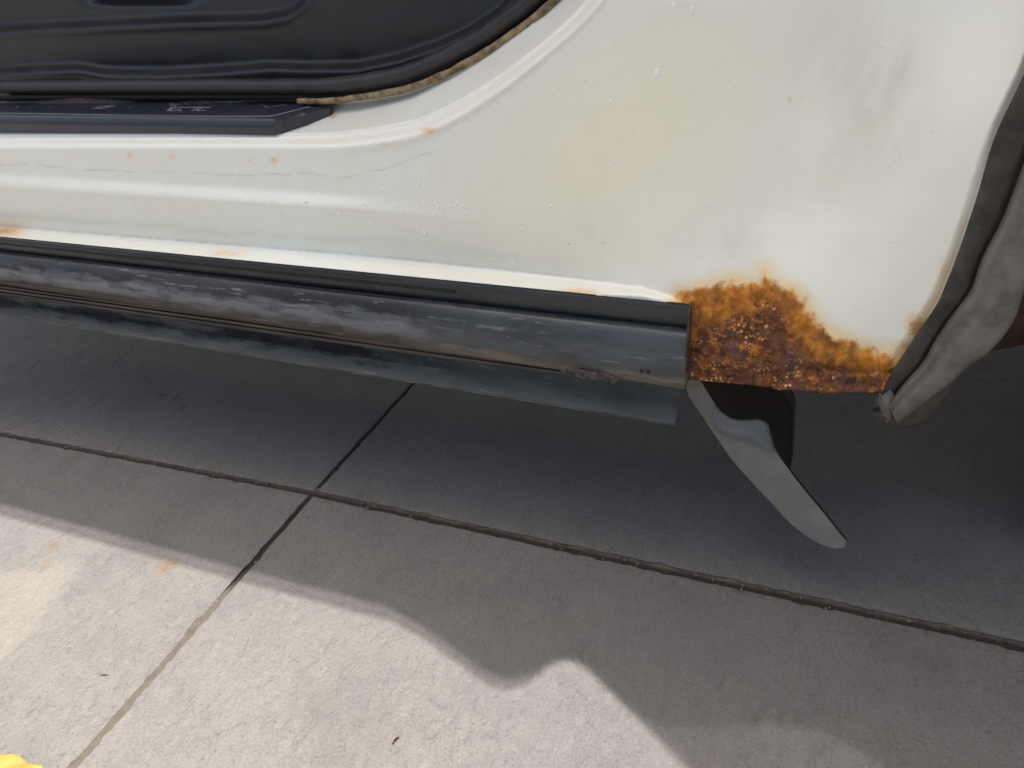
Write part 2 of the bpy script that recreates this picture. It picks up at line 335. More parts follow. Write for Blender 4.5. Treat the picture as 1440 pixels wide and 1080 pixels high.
# ------------------------------------------------------------------ ground
gr = G(np.array([0, 440, 1440, 100, 575.]), np.array([610, 693, 908, 1080, 545.]))
K0 = gr[1]; dL = nrm(gr[0]-K0); dR = nrm(gr[2]-K0); dN = nrm(gr[3]-K0); dF = nrm(gr[4]-K0)
base_me = bpy.data.meshes.new('ground')
def ground_sheet():
    bm = bmesh.new(); r = 60; z = -.022
    vs = [bm.verts.new((x, y, z)) for x, y in ((-r, -r), (r, -r), (r, r), (-r, r))]; bm.faces.new(vs); bm.to_mesh(base_me); bm.free()
ground_sheet()
ground = link('ground', base_me, CONC, None, False); tag(ground, kind='structure', label='grey concrete ground')
OIL = [(228, 556, 5, 1), (247, 559, 5, 1), (256, 573, 9, .8), (205, 530, 4, .8), (168, 630, 14, .45), (380, 540, 3, .8), (318, 620, 3, .9), (700, 630, 20, .35), (1290, 1000, 22, .4), (820, 730, 14, .3), (1040, 830, 3, .8), (610, 790, 3, .8), (470, 870, 4, .5), (1130, 690, 6, .5), (905, 700, 4, .7), (1330, 880, 16, .35)]
STAINS = [(75, 768, 7, .9), (62, 797, 16, .6), (236, 795, 15, .85), (30, 805, 9, .5), (225, 812, 20, .35), (1100, 598, 1, .1)]
def slab(d1, d2, h1, h2):
    """quadrant of concrete between joint directions d1 and d2; h1, h2 half widths of those joints"""
    n1 = nrm(d2-d2.dot(d1)*d1); n2 = nrm(d1-d1.dot(d2)*d2); c = d1.dot(d2); sn = math.sqrt(1-c*c)
    A = K0+d1*(h2/sn)+d2*(h1/sn); Lg = 3.2
    # denser towards the corner; edges ragged
    t = np.r_[np.arange(0, 1.9, .0045), np.linspace(1.9, Lg, 40)]
    seed = abs(d1[0]*13+d2[1]*7)
    e1 = A+d1*t[:, None]; e2 = A+d2*t[:, None]
    def rag(e, nn, s):
        q = np.maximum(0, fbm(t*55+s, t*0+s, 4, .6)*2)**1.0*.0042+fbm(t*260+s, t*0+3+s, 2)*.0014
        q *= sm(0, .01, t); return e+nn*q[:, None]
    r1 = rag(e1, n1, seed); r2 = rag(e2, n2, seed+9)
    far = A+d1*Lg+d2*Lg
    ring = np.vstack([r2[::-1], r1[1:], far[None]]); inward = nrm(d1+d2)
    m = len(ring); ins = np.vstack([(e2+n2*.0075)[::-1], (e1+n1*.0075)[1:], far[None]]); ins[len(t)-1] = A+(d1+d2)*.0075/sn
    top = ins.copy(); top[:, 2] = 0
    # a grid of the inner part so that stains can be stored on it
    mid = ring.copy(); mid[:, 2] = -.0012; mid[:, :2] = ring[:, :2]; low = ring.copy(); low[:, 2] = -.03
    V = np.vstack([mid, low]); Fc = [[i, (i+1) % m, (i+1) % m+m, i+m] for i in range(m)]
    g = np.r_[np.arange(0, .75, .012), np.linspace(.75, Lg-.03, 30)]; ng = len(g)
    A2 = A+(d1+d2)*.0075/sn
    # top surface: inner grid with border rows equal to the inset line
    tt = np.interp(np.linspace(0, len(g)-1, len(g)), np.arange(len(g)), g)
    GRD = A2[None, None]+d1*g[:, None, None]+d2*g[None, :, None]; GRD[..., 2] = 0
    o = 2*m; V = np.vstack([V, GRD.reshape(-1, 3)]); Fc += gridfaces(ng, ng, o)
    # bevel band between ragged edge and grid border
    b1 = [o+i*ng for i in range(ng)]; b2 = [o+j for j in range(ng)]
    i1 = [len(t)-1+k for k in range(len(t))]; i2 = [len(t)-1-k for k in range(len(t))]
    def zip_(ra, rb, pa, pb):
        a = b = 0
        while a < len(ra)-1 or b < len(rb)-1:
            if b >= len(rb)-1 or (a < len(ra)-1 and pa[a+1] <= pb[b+1]): Fc.append([ra[a], ra[a+1], rb[b]]); a += 1
            else: Fc.append([ra[a], rb[b+1], rb[b]]); b += 1
    zip_(i1, b1, t, g); zip_(i2, b2, t, g)
    Vn = np.asarray(V); q = (Vn-EYE) @ W; px = 720+F*q[:, 0]/np.maximum(q[:, 2], .2); py = 540+F*q[:, 1]/np.maximum(q[:, 2], .2)
    oil = np.zeros(len(Vn))
    for sx, sy, rr_, a in OIL:
        cc = G(np.array(sx*1.), np.array(sy*1.)); oil = np.maximum(oil, a*1.2*np.exp(-(np.hypot(Vn[:, 0]-cc[0], Vn[:, 1]-cc[1])/(rr_*.0011+.006))**2))
    st = np.zeros(len(Vn))
    for sx, sy, r, a in STAINS:
        cc = G(np.array(sx*1.), np.array(sy*1.)); st = np.maximum(st, a*1.15*np.exp(-(np.hypot(Vn[:, 0]-cc[0], Vn[:, 1]-cc[1])/(r*.0011+.004))**2))
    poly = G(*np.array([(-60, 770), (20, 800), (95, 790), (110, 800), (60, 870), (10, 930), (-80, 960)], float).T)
    pale = sm(-.012, .022, sdpoly(Vn[:, 0], Vn[:, 1], [tuple(p[:2]) for p in poly]))  # reflected light on the slab, painted as a lighter tone
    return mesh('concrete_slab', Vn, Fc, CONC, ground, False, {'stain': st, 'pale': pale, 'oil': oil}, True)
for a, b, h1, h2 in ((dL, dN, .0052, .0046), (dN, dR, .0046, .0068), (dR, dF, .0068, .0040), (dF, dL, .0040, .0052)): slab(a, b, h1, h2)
# dirt packed in the joints
def joint(d, hw, z0, z1, mt, ln=3.0):
    t = np.r_[np.arange(0, 1.9, .006), np.linspace(1.9, ln, 20)]; u = np.linspace(-1, 1, 9); side = np.cross(d, (0, 0, 1))
    if side[1] < 0: side = -side
    X, U = np.meshgrid(t, u, indexing='ij'); V = K0+d*X[..., None]+side*(U*hw)[..., None]
    wob = .22*fbm(X*45, X*0+5, 3); k = sm(.22, .42, U+wob) if mt is not FILLN else sm(.17, .23, X)+0*U; V[..., 2] = z1+(z0-z1)*k+.0022*fbm(X*90+hw*1e3, U*2, 4)+.0012*fbm(X*12, U+4, 2)  # near joint: soil painted dark as far as the shadow edge
    return mesh('joint_filling', V.reshape(-1, 3), gridfaces(len(t), 9), mt, ground, True, {'deep_shade': 1-k})
FILL2 = mat_simple('pale_joint_sand', (.105, .092, .075), (.075, .064, .05), 90, (.85, .95), bs=.8, bd=.003, bscale=240, dust=(.22, .2, .17))
FILLN = mat_fill((.076, .068, .055), (.055, .049, .040))
for d, hw, z0, z1, mt in ((dL, .014, -.0024, -.009, FILL), (dR, .016, -.0024, -.011, FILL), (dN, .0115, -.0013, -.0055, FILLN), (dF, .0115, -.009, -.009, FILL)): joint(d, hw, z0, z1, mt)

# ------------------------------------------------------------------ the vehicle
car = bpy.data.objects.new('parked_car', None); COL.objects.link(car)
rm = Matrix.Identity(4)
cb = C(-.3, 1.5, 0)
for i in range(3):
    for j in range(3): rm[i][j] = Rc[i][j]
rm[0][3], rm[1][3], rm[2][3] = cb[0], cb[1], .0
car.matrix_world = rm; car.matrix_basis = rm
tag(car, label='white car with rusted rear sill corner, black side moulding and open door', category='car')

OPEN = [(-620, 153), (0, 149), (300, 148), (420, 148), (467, 147), (510, 142), (547, 136), (575, 130), (600, 121), (635, 106), (667, 89), (692, 75), (717, 58), (742, 40), (767, 20), (788, 0), (815, -30), (850, -75), (880, -120), (900, -150)]
LEDGE = line([(-620, 268), (0, 317), (240, 336), (480, 355), (600, 366), (800, 388), (900, 400), (968, 420)])
TOP = line([(-620, 273), (0, 335), (480, 383), (968, 431)])
RIDGE = line([(-620, 221), (0, 253), (480, 283), (700, 300)])
ARCH = [(1236, 556), (1250, 525), (1274, 493), (1300, 452), (1320, 420), (1346, 356), (1369, 287), (1385, 235), (1400, 190), (1420, 148), (1440, 108), (1475, 20), (1520, -80), (1560, -150)]
LOW = line([(-620, 318), (0, 400), (968, 534), (1050, 541), (1100, 548), (1160, 552), (1236, 551)])
RUST = [(952, 432), (958, 412), (985, 404), (1020, 401), (1050, 402), (1068, 398), (1076, 384), (1088, 398), (1112, 412), (1130, 432), (1146, 455), (1165, 470), (1190, 483), (1225, 496), (1258, 502), (1290, 560), (1290, 600), (940, 600)]
CORE = [(966, 446), (1010, 446), (1048, 440), (1062, 415), (1078, 408), (1098, 428), (1112, 455), (1128, 478), (1160, 498), (1210, 514), (1262, 524), (1290, 600), (940, 600)]
def bodyY(x, y):
    d = dist(x, y, OPEN); ws = 1-.3*sm(560, 800, x)
    Y = .745+0*x
    # door jamb: sloped ledge under the door, then a rolled edge
    dd = d/ws; a1 = 1-sm(470, 760, x)
    J = np.where(dd < 40, .075-.060*dd/40, .015*(1-sm(40, 62, dd)))*(a1*.35+.65)
    Y = Y+J
    # faint second crease
    Y = Y-.0016*np.exp(-((dd-64)/7)**2)*sm(430, 560, x)
    # ridge along the sill
    f = 1-sm(420, 640, x); r = RIDGE(x); Y = Y+f*(-.0075*sm(-13, 11, y-r))
    # upright face leans gently outwards downwards
    L = LEDGE(x); T = TOP(x)
    Y = Y+.007*np.clip((y-r-10)/np.maximum(L-r-10, 5), 0, 1)*(1-sm(500, 900, x))
    k = sm(0, 1, (y-L)/np.maximum(T-L, 4)*.9)*(1-sm(880, 985, x)); Y = Y-(.032*k)
    # tumblehome and broad crown of the quarter panel
    Y = Y+.022*np.clip((330-y)/480, 0, 2)**2*sm(560, 900, x)
    q = sm(620, 960, x)
    Y = Y-.010*q*sm(90, 330, y+.25*(x-900))
    # flare towards the arch
    da = dist(x, y, ARCH)
    Y = Y-.040*(1-sm(20, 330, da+np.clip((250-y)*.25, -20, 80)))
    Y = Y-.021*sm(250, 440, y)*sm(800, 1010, x)*(1-sm(1080, 1300, x))
    Y = Y+.006*(1-sm(0, 14, da))
    # a shallow dent
    Y = Y+.003*np.exp(-((x-1180)/90)**2-((y-190)/110)**2)
    # rusted, swollen, pitted metal
    sd = sdpoly(x, y, RUST); mk = sm(-6, 16, sd)
    Y = Y-mk*(.0030+.013*fbm(x*.028, y*.045, 5, .6)+.006*fbm(x*.10, y*.11, 3))
    Y = Y+mk*.005*np.exp(-((y-(446+.02*(x-960)))/5)**2)*(1-sm(1020, 1120, x))*0.3
    # torn, thinned seam near the bottom edge
    seam = line([(960, 523), (1100, 524), (1130, 516), (1200, 521), (1240, 520)])
    Y = Y+mk*.005*np.exp(-((y-seam(x)-5*fbm(x*.05, x*0, 3))/3.5)**2)*sm(1080, 1120, x)
    # panel behind the moulding sits back
    Y = Y+.020*sm(T+2, T+14, y)*(1-sm(958, 966, x))
    hold = sm(-34, -4, y-T)*(1-sm(962, 974, x)); Y = np.where(hold > 0, Y+hold*(np.maximum(Y, .7095)-Y), Y)
    return Y
xs = np.r_[np.arange(XL, -20, 12), np.arange(-20, 940, 4), np.arange(940, 1262, 1.5), np.arange(1262, 1562, 3)]
def topy(x): p = np.array(OPEN, float); return np.interp(x, p[:, 0], p[:, 1])
arp = np.array(ARCH, float)
def boty(x): return np.where(x < 1236, LOW(x)+2.5*fbm(x*.06, x*0+2, 4)*sm(1000, 1100, x)*2, np.interp(x, arp[:, 0], arp[:, 1]))
NR = 230
t = np.linspace(0, 1, NR)
BX = np.repeat(xs[:, None], NR, 1); TY = topy(xs)-1.5; BY_ = boty(xs)+np.where(xs > 1236, 5, 0)
BY = TY[:, None]+(np.maximum(BY_, TY+1)-TY)[:, None]*t[None, :]
BD = bodyY(BX, BY)
rust = sdpoly(BX, BY, RUST)/60; core = sdpoly(BX, BY, CORE)/60
archd = dist(BX, BY, ARCH)
spot = np.zeros(BX.shape)
for sx, sy, rx, ry, a in ((5, 325, 34, 10, 1.15), (-120, 312, 40, 9, .9), (320, 356, 38, 7, .62), (810, 412, 42, 8, .85), (850, 417, 16, 6, .8), (1292, 462, 20, 24, 1.35), (1275, 488, 22, 16, 1.0), (1330, 395, 14, 40, .7), (182, 218, 5, 6, .66), (243, 221, 6, 6, .66), (352, 226, 5, 4, .7), (386, 225, 7, 5, .9), (603, 184, 14, 6, .85), (592, 190, 8, 4, .6), (542, 203, 7, 5, .6), (467, 163, 9, 6, .9), (430, 176, 12, 3, .7), (100, 215, 3, 3, .5), (1111, 140, 3, 3, 1.0), (882, 74, 4, 2.5, .8), (893, 240, 3, 2, .7), (800, 343, 1.5, 1.5, 1.2), (848, 341, 1.5, 1.5, 1.2), (170, 335, 12, 4, .4)):
    spot = np.maximum(spot, a*np.exp(-((BX-sx)/rx)**2-((BY-sy)/ry)**2))
edge = np.exp(-(archd/17)**2)*sm(170, 430, BY)*.72; spot = np.maximum(spot, edge)
grime = np.exp(-((BX-1225)/85)**2-((BY-110)/110)**2)*.9+np.exp(-(dist(BX, BY, [(1250, 90), (1150, 250), (1010, 350)])/40)**2)*.45
grime = np.clip(grime+.3*np.exp(-((BX-850)/160)**2-((BY-350)/50)**2)+.15*sm(60, 0, dist(BX, BY, OPEN))*sm(480, 560, BX), 0, 1)
cream = np.exp(-((BX-880)/240)**2-((BY-190-(880-BX)*.4)/170)**2); cream = np.maximum(cream, .45*sm(900, 1120, BX))  # warm reflections painted into the panel's colour
crk = np.exp(-((BY-LEDGE(BX)-1)/1.3)**2)*sm(-40, 200, BX)*(1-sm(900, 965, BX))
cl = line([(-20, 231), (60, 232), (110, 239), (250, 241), (330, 246), (405, 246), (440, 243), (475, 250), (540, 238), (600, 215), (640, 205)])
crk = np.maximum(crk, np.exp(-((BY-cl(BX)-5*fbm(BX*.04, BX*0, 3))/1.5)**2)*(1-sm(600, 640, BX))*.8)
jc = np.abs(dist(BX, BY, OPEN)/(1-.3*sm(560, 800, BX))-44); crk = np.maximum(crk, np.exp(-(jc/1.8)**2)*sm(480, 560, BX)*(1-sm(720, 800, BX))*.6)
def build_body():
    n, m = BX.shape; A = P(BX, BY, BD).reshape(-1, 3); yv = np.array(Rc[:, 1]); zv = np.array(Rc[:, 2])
    V = [A]; Fc = gridfaces(n, m); at = {'rust': rust, 'core': core, 'spot': spot, 'grime': grime, 'crack': crk, 'cream': cream}; ex = {k: [v.ravel()] for k, v in at.items()}
    def ring(idx, off):
        s = sum(len(v) for v in V); V.append(A[idx]+np.array(off)); [ex[k].append(at[k].ravel()[idx]) for k in at]
        a = list(idx); b = list(range(s, s+len(idx))); Fc.extend([[a[i], a[i+1], b[i+1], b[i]] for i in range(len(a)-1)])
    idx = np.arange(n)*m
    ring(idx, yv*.012)                                # flange at the opening
    ring(idx+m-1, yv*.035+zv*.004)                    # folded lower lip and arch lip
    return mesh('side_panel', np.vstack(V), Fc, PAINT, car, True, {k: np.concatenate(v) for k, v in ex.items()}, True)
body = build_body(); body['label'] = 'white side panel with orange rust at its lower corner'

def flakes():
    fm = mat_simple('rust_flake', (.30, .105, .022), (.10, .036, .016), 160, (.75, .95), bs=1, bd=.002, bscale=300, dust=(.55, .24, .07))
    V = []; Fc = []; y3 = np.array(Rc[:, 1]); x3 = np.array(Rc[:, 0]); z3 = np.array(Rc[:, 2]); k = 0; rn = random.Random(3)
    while k < 150:
        x = rn.uniform(968, 1235); y = rn.uniform(425, 546)
        if sdpoly(np.array(x), np.array(y), CORE) < 4 or y > boty(np.array(x))-3 or rn.random() > .35+.65*np.exp(-((x-1030)/60)**2): continue
        c = P(x, y, float(bodyY(np.array(x), np.array(y))))-y3*rn.uniform(.0004, .0016); R = rn.choice((.0010, .0014, .0019, .0027)); n = 8; s0 = len(V)
        tx, tz = rn.uniform(-.6, .6), rn.uniform(-.7, .5); ring = []
        for q in range(n):
            th = 2*math.pi*q/n; a = R*rn.uniform(.55, 1.15); u, w_ = a*math.cos(th)*1.3, a*math.sin(th)*.8
            ring.append(c+x3*u+z3*w_-y3*(tx*u+tz*w_))
        V += [c-y3*R*.12]+ring+[p+y3*.0007 for p in ring]
        for q in range(n): j = (q+1) % n; Fc += [[s0, s0+1+q, s0+1+j], [s0+1+q, s0+1+n+q, s0+1+n+j, s0+1+j]]
        k += 1
    o = mesh('rust_flakes', V, Fc, fm, body, False); o['kind'] = 'stuff'
flakes()
# ---- sill plate
def sill_plate():
    # front edge path in sight-line coordinates: lower rim, upper rim
    lo = [(-620, 167, .757), (0, 183.5, .757), (200, 187, .757), (372, 190.5, .757), (386, 190.5, .757), (396, 188, .759), (430, 176, .776), (466, 163, .797)]
    u1 = [(-620, 156.5, .758), (0, 167, .758), (200, 169.5, .758), (370, 172, .758), (386, 172, .758), (397, 169, .760), (430, 161, .777), (463, 151.5, .797)]
    u2 = [(-620, 152, .763), (0, 161, .763), (200, 163, .763), (368, 166, .763), (384, 166, .763), (394, 163.5, .766), (425, 155, .780), (452, 150.5, .798)]
    u3 = [(-620, 151, .766), (0, 159, .766), (200, 161, .766), (368, 163.5, .766), (382, 163.5, .766), (391, 161.5, .769), (420, 154, .782), (446, 149.8, .798)]
    bk = [(-620, 149, .812), (0, 144, .812), (200, 143.5, .812), (300, 143.5, .812), (340, 144, .812), (370, 144.5, .812), (410, 145, .812), (440, 145.5, .812)]
    ROW = [lo, [tuple(np.array(a)*.5+np.array(b)*.5) for a, b in zip(lo, u1)], u1, u2, u3, bk]
    xs = np.r_[np.linspace(0, 3, 20), np.linspace(3, 7, 50)[1:]]
    ROW = [clipl(r_) for r_ in ROW]
    R = np.array([[[np.interp(q, range(8), [p[k] for p in r]) for k in range(3)] for q in xs] for r in ROW]).transpose(1, 0, 2)
    o = sheet('door_sill_plate', R[..., 0], R[..., 1], R[..., 2], PLATE, car, .004, sharp=True)
    # lighter bead along the front rim: the bevel's highlight put in as colour
    tube('edge_highlight', [(-620, 151.2, .7645), (0, 159.2, .7645), (368, 163.7, .7645), (380, 163.6, .7645), (392, 161.2, .768), (420, 154, .781), (436, 150.2, .79)], .0009, mat_simple('highlight_grey', (.13, .135, .16), (.18, .18, .21), 80), o, 300, 8)
    return o
plate = sill_plate()
# worn lettering on the plate: strokes lie 0.6 mm above it
def stroke(pts, w=2.0, nm='lettering'):
    return pts
def plate_y(py, px):                       # depth of the plate's top for a sight line
    f = np.interp(px, [-620, 0, 382], [151, 159, 163.5]); b = np.interp(px, [-620, 0, 440], [149, 144, 145.5])
    return .766+(.812-.766)*np.clip((f-py)/(f-b), 0, 1)**1.0
def letters():
    V = []; Fc = []
    def bar(x0, y0, x1, y1, wx, wy):
        q = [(x0, y0), (x1, y1), (x1+wx, y1+wy), (x0+wx, y0+wy)]; s = len(V)
        for x, y in q: V.append(P(x, y, plate_y(y, x)-.0012)+np.array(Rc[:, 2])*.0008)
        Fc.append([s, s+1, s+2, s+3])
    # E
    bar(241, 151.2, 262, 151.4, -1, 1.2); bar(239, 153.6, 256, 153.8, -.6, .9); bar(235, 155.8, 257, 156.2, -.7, 1.2); bar(241, 151.2, 235, 156.4, 4, .1)
    # T / 7
    bar(264, 151.2, 296, 151.4, -1.2, 1.3); bar(283, 152, 268, 156.4, 5, .1); bar(277, 155.6, 290, 155.7, -.6, 1.1)
    bar(238, 146.2, 255, 146.2, -1, 1.3); bar(262, 146.6, 300, 146.4, -.5, .7); bar(300, 146.8, 328, 147, -.5, .6); bar(240, 148.6, 249, 148.6, -1, .9)
    # fragments of an earlier letter
    bar(140, 149.6, 162, 149.3, -1, 1.0); bar(131, 152.8, 148, 152.4, -1, .9); bar(143, 149.6, 133, 153.6, 3, .1); bar(150, 151.3, 158, 151.2, -1, .7); bar(152, 149.5, 146, 153, 2, .1)
    for k in range(9):
        x = 20+k*23+random.random()*5; y = 152+random.random()*2
        if 120 < x < 168: continue
        bar(x+3, y-2, x, y+.8, .9, .05)
    bar(367, 147.6, 378, 153.2, 1.3, -.2); bar(385, 150.6, 392, 149, .6, .7); bar(358, 155.6, 362, 155.6, 0, .8); bar(396, 148, 404, 148.4, 0, .8)
    o = mesh('lettering', V, Fc, PRINT, plate, False, None, False); o['kind'] = 'stuff'
    o['label'] = 'worn white letters on the sill plate'
letters()
# dried dirt heaped between plate and seal
loft('dirt_crust', [[(-620, 149, .811), (0, 143.5, .811), (60, 142, .811), (110, 137.5, .811), (140, 139, .811), (175, 143, .811), (300, 142.5, .811), (420, 141, .808), (470, 141, .806)],
                    [(-620, 151, .806), (0, 147, .806), (60, 146.5, .806), (110, 145.5, .806), (140, 145.5, .806), (175, 146.5, .806), (300, 146.3, .806), (420, 147, .82), (470, 148, .803)]], mat_simple('dried_mud', (.12, .095, .065), (.065, .05, .038), 120, (.85, .95), bs=.6, bd=.002, bscale=260), car, 260, 1, .006, .004, .2)

# ---- flange trim and seals round the opening
op = [(x, y) for x, y in OPEN]
def offs(k, ys, x0=-620):
    p = np.array(OPEN, float); tg = np.gradient(p, axis=0); nn = np.stack([tg[:, 1], -tg[:, 0]], -1); nn /= np.linalg.norm(nn, axis=1)[:, None]
    q = p+nn*k; return [(a, b, ys) for a, b in q if a >= x0]
tube('flange_trim', offs(5.5, .800, 400), (.0037, .0046), DIRTY, car, 420, 10, .22)
tube('door_seal', offs(13, .822), .0075, BLACK, car, 300, 12, .05)
tube('door_seal', offs(27, .811), .0095, SEALM, car, 300, 12, .04, 1.2)

# ---- inner trim panel seen through the door opening
def inner():
    xs = np.arange(XL, 960, 4.); ys = np.linspace(-170, 152, 110); X, Y = np.meshgrid(xs, ys, indexing='ij')
    r1 = line([(-620, 112), (0, 104), (60, 100), (110, 98), (150, 105), (230, 106), (310, 102), (380, 96), (430, 98), (500, 97), (560, 85), (620, 65), (660, 46), (700, 20), (730, -10), (800, -90), (880, -190)])
    r2 = line([(-620, 60), (0, 47), (120, 40), (250, 34), (370, 31), (405, 24), (430, 8), (450, -20), (480, -60), (520, -120), (560, -200)])
    Dp = .885+0*X
    Dp = Dp-.018*sm(-13, 5, Y-r1(X))+.032*sm(7, 32, Y-r1(X))                      # rolled lower edge
    Dp = Dp-.006*np.exp(-((Y-r1(X)-19)/4)**2)*sm(200, 330, X)*(1-sm(620, 760, X))
    Dp = Dp+.016*(1-sm(-18, 4, Y-r2(X)))*(1-sm(440, 520, X))                     # pocket recess above
    Dp = Dp-.003*np.exp(-((Y-r2(X)-1)/7)**2)*(1-sm(430, 470, X))
    Dp = Dp+.03*np.exp(-((X-200)/70)**4-((Y+14)/18)**4)
    Dp = Dp+.0025*fbm(X*.012, Y*.03, 3)
    sheet('inner_trim_panel', X, Y, Dp, INNER, car, .004)
inner()

# ---- side moulding: strip, rail, grooves, hanging flap (all run parallel to the sill)
def ln(y0, y968, Yd, x0=-620, x1=968, end=None):
    f = lambda x: y0+(y968-y0)*x/968
    return [(x0, f(x0), Yd), (0, y0, Yd), (300, f(300), Yd), (600, f(600), Yd), (x1, f(x1), Yd)]
strip = loft('upper_strip', [ln(335, 431, .706), ln(336, 432, .7035), ln(343, 446, .702), ln(350, 457, .7035), ln(352, 461, .709)], STRIP, car, 400, 4, .006, .0006, .02); 
loft('gap_dirt', [ln(350, 458, .712, x1=964), ln(358, 470, .712, x1=964)], mat_simple('gap_brown', (.07, .04, .024), (.02, .016, .014), 60, (.7, .9), bs=.8, bd=.002, bscale=200), car, 200, 1, .004, .003, .1)
rail = loft('rub_rail', [ln(354.5, 467, .707, x1=966), ln(355.5, 468, .700, x1=966), ln(362, 480, .693, x1=965), ln(376, 505, .686, x1=964), ln(389, 528, .686, x1=963), ln(398, 545, .692, x1=962), ln(400, 548, .702, x1=962)], RAIL, car, 500, 5, .012, .0012, .025)
def grv(a, b, y0, y1, e=800): 
    return lambda k, Yd: [(x, y, z) for x, y, z in [(-620, a(-620), Yd)]]
def gl(y0, y968, Yd, x1): return ln(y0, y968, Yd, x1=x1)
loft('rib', [ln(341.5, 443, .7035, x1=640), ln(342.2, 444.2, .7005, x1=640), ln(343.6, 446.6, .7010, x1=640), ln(344.2, 447.6, .7035, x1=640)], BLACK, strip, 300, 2, .002)
loft('rib', [ln(393.2, 520, .6885, x1=760), ln(393.8, 521, .6865, x1=760), ln(395, 523.2, .6872, x1=760), ln(395.6, 524.2, .690, x1=760)], GROOVE, rail, 300, 2, .002)
gm = loft('grooved_strip', [gl(401, 533, .702, 822), gl(401.8, 534, .697, 822), gl(404.2, 537.5, .6955, 822), gl(405, 538.5, .701, 822), gl(406, 540, .701, 822), gl(406.8, 541, .696, 822), gl(409.2, 545, .6965, 818), gl(410, 546.5, .7015, 818), gl(410.8, 547.5, .7015, 818), gl(411.5, 548.5, .698, 818), gl(414, 552, .700, 818), gl(415, 553.5, .709, 815)], GROOVE, car, 400, 2, .006, .001, .04)
flap = loft('hanging_flap', [ln(396, 540, .748, x1=958), ln(415, 556, .739, x1=957), ln(428, 575, .726, x1=954), ln(439, 593, .713, x1=950), ln(441.5, 598, .710, x1=949), ln(443.5, 601, .712, x1=949)], FLAPM, car, 500, 5, .0028, .004, .01)
SANDY = mat_simple('sandy_edge_dust', (.16, .148, .115), (.075, .070, .058), 120, (.8, .95), bs=.6, bd=.001, bscale=300, st=(.3, 1, 1), dust=(.30, .28, .22))
tube('worn_rim', [(x, 443.2+(600.4-443.2)*x/968, .7105) for x in (XL, 0, 200, 400, 600, 800, 949)], (.0013, .0008), SANDY, flap, 400, 7, .5)
tube('rib', [(x, 425+(571-425)*x/968, .7275) for x in (XL, 0, 200, 400, 560)], .0008, STRIP, flap, 300, 7)
# worn crust on the rail near its end, and three rivet holes
loft('torn_film', [[(786, 518, .694), (805, 517, .690), (822, 521, .688), (850, 524, .6885), (872, 533, .692)], [(788, 523, .692), (805, 523, .689), (830, 529, .687), (850, 530, .688), (868, 536, .692)], [(792, 526, .694), (805, 528, .690), (826, 535, .689), (848, 535, .690), (862, 540, .694)]], mat_simple('peeling_film', (.105, .09, .08), (.028, .024, .022), 120, (.5, .8), bs=.8, bd=.002, bscale=240, dust=(.30, .27, .25)), car, 60, 5, .0015, .004, .1)
def rivet(px, py, Y, r=.0022):
    c = P(px, py, Y); V = []; Fc = []; a = np.array(Rc[:, 0]); b = np.array(Rc[:, 2]); y = np.array(Rc[:, 1])
    for k in range(14):
        th = 2*math.pi*k/14; e = a*math.cos(th)+b*math.sin(th)
        V += [c+e*r, c+e*r*.75-y*.0009, c+e*r*.45-y*.0002]
    V.append(c+y*.0003)
    for k in range(14):
        q = (k+1) % 14
        for s in (0, 1): Fc.append([3*k+s, 3*q+s, 3*q+s+1, 3*k+s+1])
        Fc.append([3*k+2, 3*q+2, len(V)-1])
    return V, Fc
for px, py, Y in ((884, 566, .7295), (903, 569, .7280), (920, 567, .7290), (902, 522, .6855), (911, 523, .6855), (903, 543, .6905)):
    V, Fc = rivet(px, py, Y-.0012); mesh('rivet', V, Fc, BLACK, car)
slabpoly('end_clip', [P(968.5, 431, .700), P(971, 431.5, .7005), P(966.5, 533, .688), P(963.5, 546, .6895), P(962, 546, .6895), P(964.5, 500, .684)], np.array(Rc[:, 1])*.016, mat_simple('clip_brown', (.10, .07, .04), (.04, .03, .02), 80), car)

